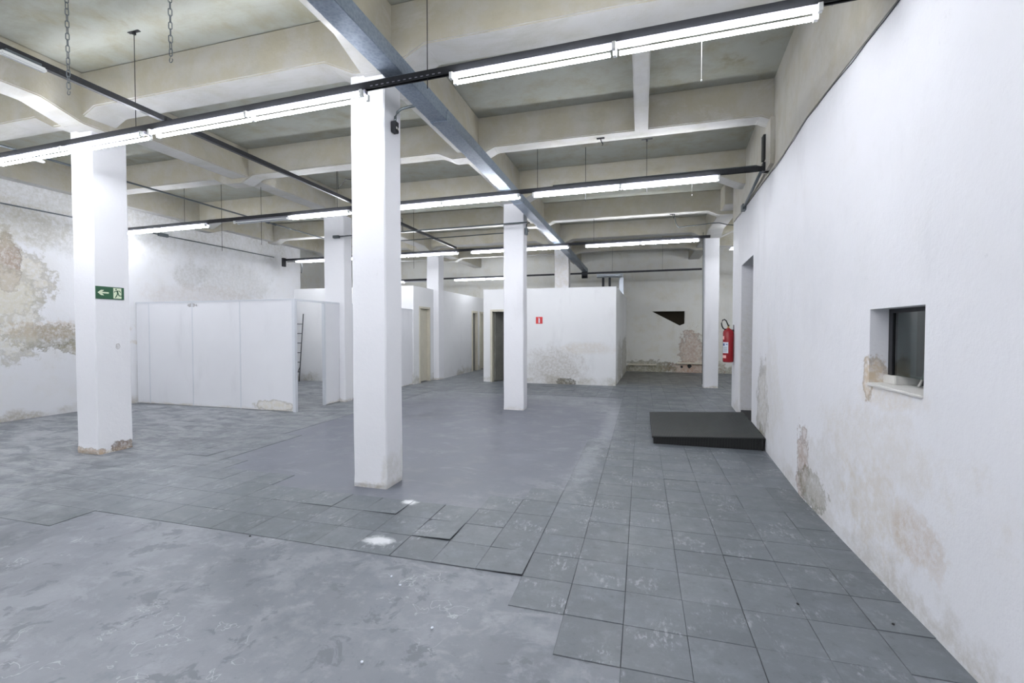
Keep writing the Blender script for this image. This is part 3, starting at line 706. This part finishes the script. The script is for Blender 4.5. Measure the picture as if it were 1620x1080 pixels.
spots = [
 (1, -8.4, 0, 'lit twin-tube fixture on the nearest rail, beyond the left picture edge'),
 (1, -5.86, 0, 'lit twin-tube fixture on the nearest rail, leftmost, reaching the left picture edge'),
 (1, -3.36, 0, 'lit twin-tube fixture on the nearest rail, left of the nearest column'),
 (1, -.19, 0, 'lit twin-tube fixture at top right on the nearest rail, largest in view'),
 (2, -8.78, 0, 'lit fixture on the second rail, right of the column with the exit sign'),
 (2, -5.72, 1, 'half lit fixture on the second rail, left of the nearest column'),
 (2, -2.88, 0, 'lit fixture on the second rail between nearest column and trunking'),
 (2, -.28, 0, 'lit fixture on the second rail, right of the trunking'),
 (3, -8.05, 0, 'lit fixture on the third rail near the left wall bracket'),
 (3, -5.56, 0, 'lit fixture on the third rail, just right of the nearest column'),
 (3, -2.82, 0, 'lit fixture on the third rail crossing behind the middle column'),
 (3, -.04, 0, 'lit fixture on the third rail, left of the far right column'),
 (4, -8.35, 2, 'half lit fixture on the farthest rail, just right of the nearest column'),
 (4, -5.15, 0, 'lit fixture on the farthest rail, above the passage between the enclosures'),
 (0, -8.4, 0, 'lit fixture behind the camera, far left'), (0, -5.2, 0, 'lit fixture behind the camera, left'),
 (0, -2.4, 0, 'lit fixture behind the camera, centre'), (0, .05, 0, 'lit fixture behind the camera, right'),
 (-1, -7.5, 0, 'lit fixture near the front wall, left'), (-1, -3.8, 0, 'lit fixture near the front wall, centre'), (-1, -.3, 0, 'lit fixture near the front wall, right')]
used = set()
for k_, x, kind, lab in spots:
    src = (full, half, half2)[kind]
    o = src if kind not in used else copy_tree(src)
    used.add(kind)
    o.location = (x, ry(k_, x), RZ[k_]); o.rotation_euler = (0, 0, -.03)
    o['label'] = lab; o['category'] = 'light'; o['group'] = 'fluorescent fixtures on the rails'
for y, lab in ((14.2, 'added unseen lit fixture brightening the far bay, behind the right wall'), (9.0, 'added unseen lit fixture in the far bay, behind the office')):
    if y > 10:
        o = copy_tree(full); o.location = (3.75, y, 3.42); o['label'] = lab; o['category'] = 'light'; o['group'] = 'fluorescent fixtures on the rails'  # unseen fixture added to put more light on the back wall
        MB().tube([(3.0, y, 3.46), (3.0, y, SLAB-.002)], .004, 6).build('suspension_wire', M['steel'], o)
o = copy_tree(full); o.location = (3.18, 11.75, 3.42); o['label'] = 'lit fixture in the far bay, peeking past the right wall end'; o['category'] = 'light'; o['group'] = 'fluorescent fixtures on the rails'
MB().tube([(3.0, 11.75, 3.46), (3.0, 11.75, SLAB-.002)], .004, 6).build('suspension_wire', M['steel'], o)

# dark rail running lengthways on the left, with emergency light blocks
t = thing('lengthways_rail', 'dark perforated rail running lengthways above the left light rails', 'rail', (-4.41, 4, 3.5))
MB().box(-4.43, -4.39, -4.8, 10.45, 3.495, 3.545).build('channel', M['steel'], t)
m = MB()
for i in range(60): m.box(-4.389, -4.387, 2.2+i*.06, 2.232+i*.06, 3.512, 3.528)
m.build('slots', M['black'], t, kind='stuff')
def led(x, y, z, lab):
    t = thing('emergency_light', lab, 'emergency light', (x, y, z), 'white emergency light blocks')
    MB().box(x-.022, x+.022, y-.13, y+.13, z, z+.035).build('casing', M['white_plastic'], t, bevel=.010)
    MB().box(x-.012, x+.012, y-.10, y+.10, z+.035, z+.055).build('bracket', M['greysteel'], t)
led(-4.34, 2.26, 3.435, 'white oblong emergency light under the lengthways rail at top left')
led(-7.02, 3.70, 3.53, 'white emergency light on the conduit at the left picture edge')
def pipe(name, pts, r_, mat, lab, cat, par=None, seg=8):
    o = MB().tube(pts, r_, seg).build(name, M[mat], par, smooth=True)
    if not par: recenter(tag(o, lab, cat))
    return o
t = thing('conduit', 'grey conduit running lengthways above the partition towards the wide column', 'conduit', (-7.03, 6, 3.6))
pipe('conduit_run', [(-7.03, -4.8, 3.6), (-7.03, 11.2, 3.6)], .014, 'greysteel', '', '', t)
for y in (6.9, 7.25, 7.42): MB().tube([(-7.03, y, 3.6), (-7.03, y+.07, 3.6)], .024, 8).build('fitting', M['greysteel'], t)
t = thing('conduit', 'thin grey conduit fixed high along the left wall', 'conduit', (-9.98, 6, 3.55))
pipe('conduit_run', [(-9.975, -4.8, 3.56), (-9.975, 10.55, 3.55)], .012, 'greysteel', '', '', t)
MB().box(-10, -9.95, 7.36, 7.56, 3.52, 3.59).build('junction_box', M['greysteel'], t)
t = thing('conduit', 'grey conduit spanning from the wide column to the middle column', 'conduit', (-4.2, 8.08, 3.45))
pipe('conduit_run', [(-6.1, 8.10, 3.43), (-2.5, 8.10, 3.46), (-2.02, 8.12, 3.47)], .013, 'greysteel', '', '', t)
pipe('conduit_run', [(-6.0, 9.0, 3.45), (-2.2, 9.0, 3.5)], .010, 'greysteel', '', '', t)
pipe('elbow', [(-2.02, 8.3, 3.50), (-2.05, 8.3, 3.50), (-2.08, 8.3, 3.47), (-2.085, 8.3, 3.40)], .013, 'greysteel', '', '', t)
MB().box(-2.11, -2.06, 8.26, 8.34, 3.28, 3.40).build('outlet_box', M['greysteel'], t, bevel=.004)
MB().box(-6.16, -6.02, 8.08, 8.145, 3.40, 3.455).build('junction_box', M['greysteel'], t, bevel=.004)
MB().tube([(-4.55, 8.10, 3.45), (-4.56, 8.10, 3.70), (-4.72, 8.10, 3.78), (-5.05, 8.1, 3.80)], .007, 6).build('branch_cable', M['greysteel'], t)
t = thing('switch_conduit', 'bent conduit with small outlet box high on the nearest column', 'conduit', (-2.27, 3.90, 3.4))
pts = [(-2.265, 3.90, 3.47), (-2.262, 3.90, 3.52), (-2.24, 3.90, 3.56), (-2.20, 3.90, 3.585), (-2.13, 3.90, 3.595), (-1.98, 3.90, 3.60)]
pipe('bent_pipe', pts, .013, 'greysteel', '', '', t)
ob = MB().box(-2.293, -2.24, 3.87, 3.93, 3.37, 3.475).build('outlet_box', M['steel'], t, bevel=.005)
for y in (3.885, 3.915): MB().box(-2.24, -2.237, y-.008, y+.008, 3.40, 3.42).build('screw', M['conc'], ob)
t = thing('conduit', 'short sloping conduit on the right wall below the second rail bracket', 'conduit', (1.5, 7.3, 3.5))
pipe('conduit_run', [(1.40, 6.22, 3.46), (wx(8.1)-.025, 8.15, 3.50)], .020, 'greysteel', '', '', t)
MB().box(wx(8.2)-.06, wx(8.2)-.001, 8.13, 8.27, 3.44, 3.54).build('end_box', M['greysteel'], t)
# joint cable along the right wall
pts = []
rnd = random.Random(3); y = .4
while y < 9.7:
    pts.append((wx(y)-.004, y, zc(y)-.012+rnd.uniform(-.008, .008))); y += .22
o = pipe('wall_cable', pts, .0028, 'steel', 'thin dark cable stapled along the top of the right wall paint line', 'cable', seg=5)
for i, y in enumerate((6.17, 3.12)):
    o = MB().box(wx(y)-.085, wx(y)-.050, y, y+.10, 3.56, 3.86).build('dark_slot_plate', M['black'], wr)  # black plate paints the dark of a narrow wall slot

# hanger rods
def rod(x, y, z0, lab, z1=SLAB, plate=True, r_=.0035):
    t = thing('hanger_rod', lab, 'rod', (x, y, z0), 'thin threaded rods hanging from the ceiling')
    MB().tube([(x, y, z0), (x, y, z1)], r_, 6).build('rod', M['steel'], t)
    if plate: MB().box(x-.012, x+.012, y-.012, y+.012, z1-.03, z1-.002).box(x-.07, x+.07, y-.014, y+.014, z1-.006, z1-.001).build('ceiling_plate', M['steel'], t)
rod(-4.80, ry(1, -4.8), 3.49, 'thin rod from ceiling plate to the nearest rail, top left between the chains')
rod(-1.60, ry(1, -1.6), 3.36, 'thin rod holding the nearest rail, right of the trunking')
rod(.9, ry(1, .9), 3.49, 'thin rod holding the nearest rail near the right wall')
rod(-8.15, ry(2, -8.15), 3.49, 'thin rod holding the second rail, above the partition, left one')
rod(-7.25, ry(2, -7.25), 2.92, 'long thin rod end hanging below the second rail, left one', plate=False)
rod(-6.35, ry(2, -6.35), 2.98, 'long thin rod end hanging below the second rail, right one', 3.99, plate=False)
rod(-4.78, ry(2, -4.78), 3.49, 'thin rod holding the second rail just left of the nearest column')
rod(-1.42, ry(2, -1.42), 3.42, 'thin rod holding the second rail right of the trunking')
rod(-.75, 6.3, 3.25, 'thin rod hanging past the second rail, left of middle', 3.99, plate=False)
rod(.05, 6.25, 3.30, 'thin rod hanging past the second rail, below the short beam', 3.99)
rod(-1.05, ry(3, -1.05), 3.49, 'thin rod holding the third rail right of the trunking')
rod(-5.0, 9.4, 2.9, 'long thin rod hanging before the stained far column', plate=False)
rod(-6.6, ry(3, -6.6), 3.49, 'thin rod holding the third rail left of the stained column')
rod(-.9, ry(4, -.9), 3.3, 'thin rod holding the farthest rail over the enclosure')
rod(.6, ry(4, .6), 3.3, 'thin rod holding the farthest rail near its right end')
def hook(x, y, z, lab):
    t = thing('ceiling_hook', lab, 'hook', (x, y, z))
    MB().box(x-.05, x+.05, y-.015, y+.015, z-.012, z-.001).build('plate', M['steel'], t)
    MB().tube([(x, y, z-.01), (x+.01, y, z-.05), (x+.03, y, z-.08), (x+.02, y, z-.10)], .007, 6).build('hook', M['steel'], t)
hook(-.53, 6.08, 4.0, 'small dark hook under the beam right of the trunking')
hook(.62, 10.45, 4.0, 'small dark hook under the far beam near the hanging cable')
# pull cords with a small white bead
for x, y, z0, z1, lab in ((.36, 3.2, 3.11, 3.36, 'white pull cord with bead below the largest fixture'), (.60, 6.2, 3.20, 3.36, 'white pull cord below the second rail fixture near right wall')):
    t = thing('pull_cord', lab, 'cord', (x, y, z0))
    MB().tube([(x, y, z0), (x, y, z1)], .0012, 5).build('cord', M['white_plastic'], t)
    o = bmesh.new(); bmesh.ops.create_icosphere(o, subdivisions=2, radius=.006); bmesh.ops.translate(o, verts=o.verts, vec=(x, y, z0))
    mb = MB(); mb.bm.free(); mb.bm = o; mb.build('bead', M['white_plastic'], t, smooth=True)

# chains
def link_mesh():
    R, L_, r_ = .0085, .013, .0024; path = []
    for i in range(9): a = -math.pi/2+math.pi*i/8; path.append((R*math.cos(a)*1.0, 0, -0 + R*math.sin(a)))
    pts = []
    for i in range(8): a = math.pi*i/7; pts.append((R*math.cos(a), 0, L_+R*math.sin(a)))
    for i in range(8): a = math.pi+math.pi*i/7; pts.append((R*math.cos(a), 0, -L_+R*math.sin(a)))
    bm = bmesh.new(); rings = []; N = len(pts)
    for i in range(N):
        d = (Vector(pts[(i+1) % N])-Vector(pts[i-1])).normalized(); a = Vector((0, 1, 0)); b = d.cross(a)
        rings.append([bm.verts.new(Vector(pts[i])+(a*math.cos(t_)+b*math.sin(t_))*r_) for t_ in [2*math.pi*j/6 for j in range(6)]])
    for i in range(N):
        q, w_ = rings[i], rings[(i+1) % N]
        for j in range(6): bm.faces.new((q[j], q[(j+1) % 6], w_[(j+1) % 6], w_[j]))
    bmesh.ops.recalc_face_normals(bm, faces=bm.faces)
    me = bpy.data.meshes.new('link'); bm.to_mesh(me); bm.free(); me.materials.append(M['greysteel']); return me
lk = link_mesh()
def chain(x, y, zb, lab):
    t = thing('chain', lab, 'chain', (x, y, zb), 'steel chains hanging from the ceiling')
    z = .05; i = 0
    while zb+z < SLAB-.01:
        o = bpy.data.objects.new('link', lk); COL.objects.link(o); o.parent = t
        o.location = (0, 0, z); o.rotation_euler = (0, 0, .5+(math.pi/2 if i % 2 else 0)+random.uniform(-.3, .3)); z += .0375; i += 1
    pts = [(x+.012*math.cos(a)+.0, y, zb+.006+.012*math.sin(a)) for a in [math.radians(g) for g in range(-200, 60, 20)]]
    MB().tube([(x, y, zb+.034)]+[(x-.010, y, zb+.014)]+pts[1:], .0024, 6).build('hook', M['greysteel'], t)
chain(-3.43, 2.0, 2.965, 'steel chain with a hook hanging at top left, longer and further left')
chain(-2.59, 2.0, 3.03, 'steel chain hanging at top left, the shorter one on the right')

# loose cables
t = pipe('hanging_cable', [(-9.55, ry(3, -9.6), 3.41), (-9.2, 10.4, 3.38), (-8.95, 10.42, 3.33), (-8.93, 10.42, 3.22), (-8.95, 10.42, 3.05)], .012, 'greysteel', 'short grey cable drooping from the left end of the third rail', 'cable', seg=6)
t = pipe('hanging_cable', [(.66, 10.46, 3.99), (.70, 10.5, 3.80), (.76, 10.5, 3.72), (1.15, 10.48, 3.74), (1.45, 10.46, 3.76), (1.56, 10.48, 3.76), (1.70, 10.5, 3.72), (1.95, 10.5, 3.68)], .010, 'greysteel', 'dark cable slung across the far bay towards the right wall end', 'cable', seg=6)
t = pipe('hanging_cable', [(1.50, 12.60, 4.0), (1.50, 12.60, 3.5), (1.51, 12.62, 2.6), (1.515, 12.63, .1)], .008, 'greysteel', 'thin cable running down the left edge of the far right column', 'cable', seg=6)
t = pipe('hanging_cable', [(-4.40, ry(2, -4.4), 4.1), (-4.75, ry(2, -4.75)-.02, 4.15), (-4.74, ry(2, -4.75)-.02, 3.78), (-4.58, 6.35, 3.92), (-4.45, 6.35, 3.90)], .006, 'steel', 'bent wire dangling by the ceiling left of the nearest column', 'cable', seg=5)

# crumbs on the floor
rnd = random.Random(11)
for x, y, c, lab in ((.83, 2.78, 'black', 'black crumb on the tiles before the right wall'), (1.24, 2.72, 'black', 'black crumb close to the foot of the right wall'),
                     (-2.72, 2.62, 'black', 'dark crumb on the concrete at the tile edge'), (-1.35, 2.35, 'label', 'white plaster crumb on the bare concrete'), (-1.0, 2.05, 'label', 'white plaster crumb near the bottom centre'),
                     (-1.2, 1.75, 'label', 'white plaster crumb at the bottom edge'), (-1.45, 2.42, 'label', 'tiny white plaster crumb beside the tile edge')):
    bm = bmesh.new(); bmesh.ops.create_icosphere(bm, subdivisions=1, radius=.008)
    for v in bm.verts: v.co = Vector((v.co.x*rnd.uniform(.7, 1.3), v.co.y*rnd.uniform(.7, 1.3), max(0, v.co.z*.7+.004)))
    mb = MB(); mb.bm.free(); mb.bm = bm; o = mb.build('crumb', M[c]); tag(o, lab, 'debris', 'crumbs on the floor'); o.location = (x, y, .004)
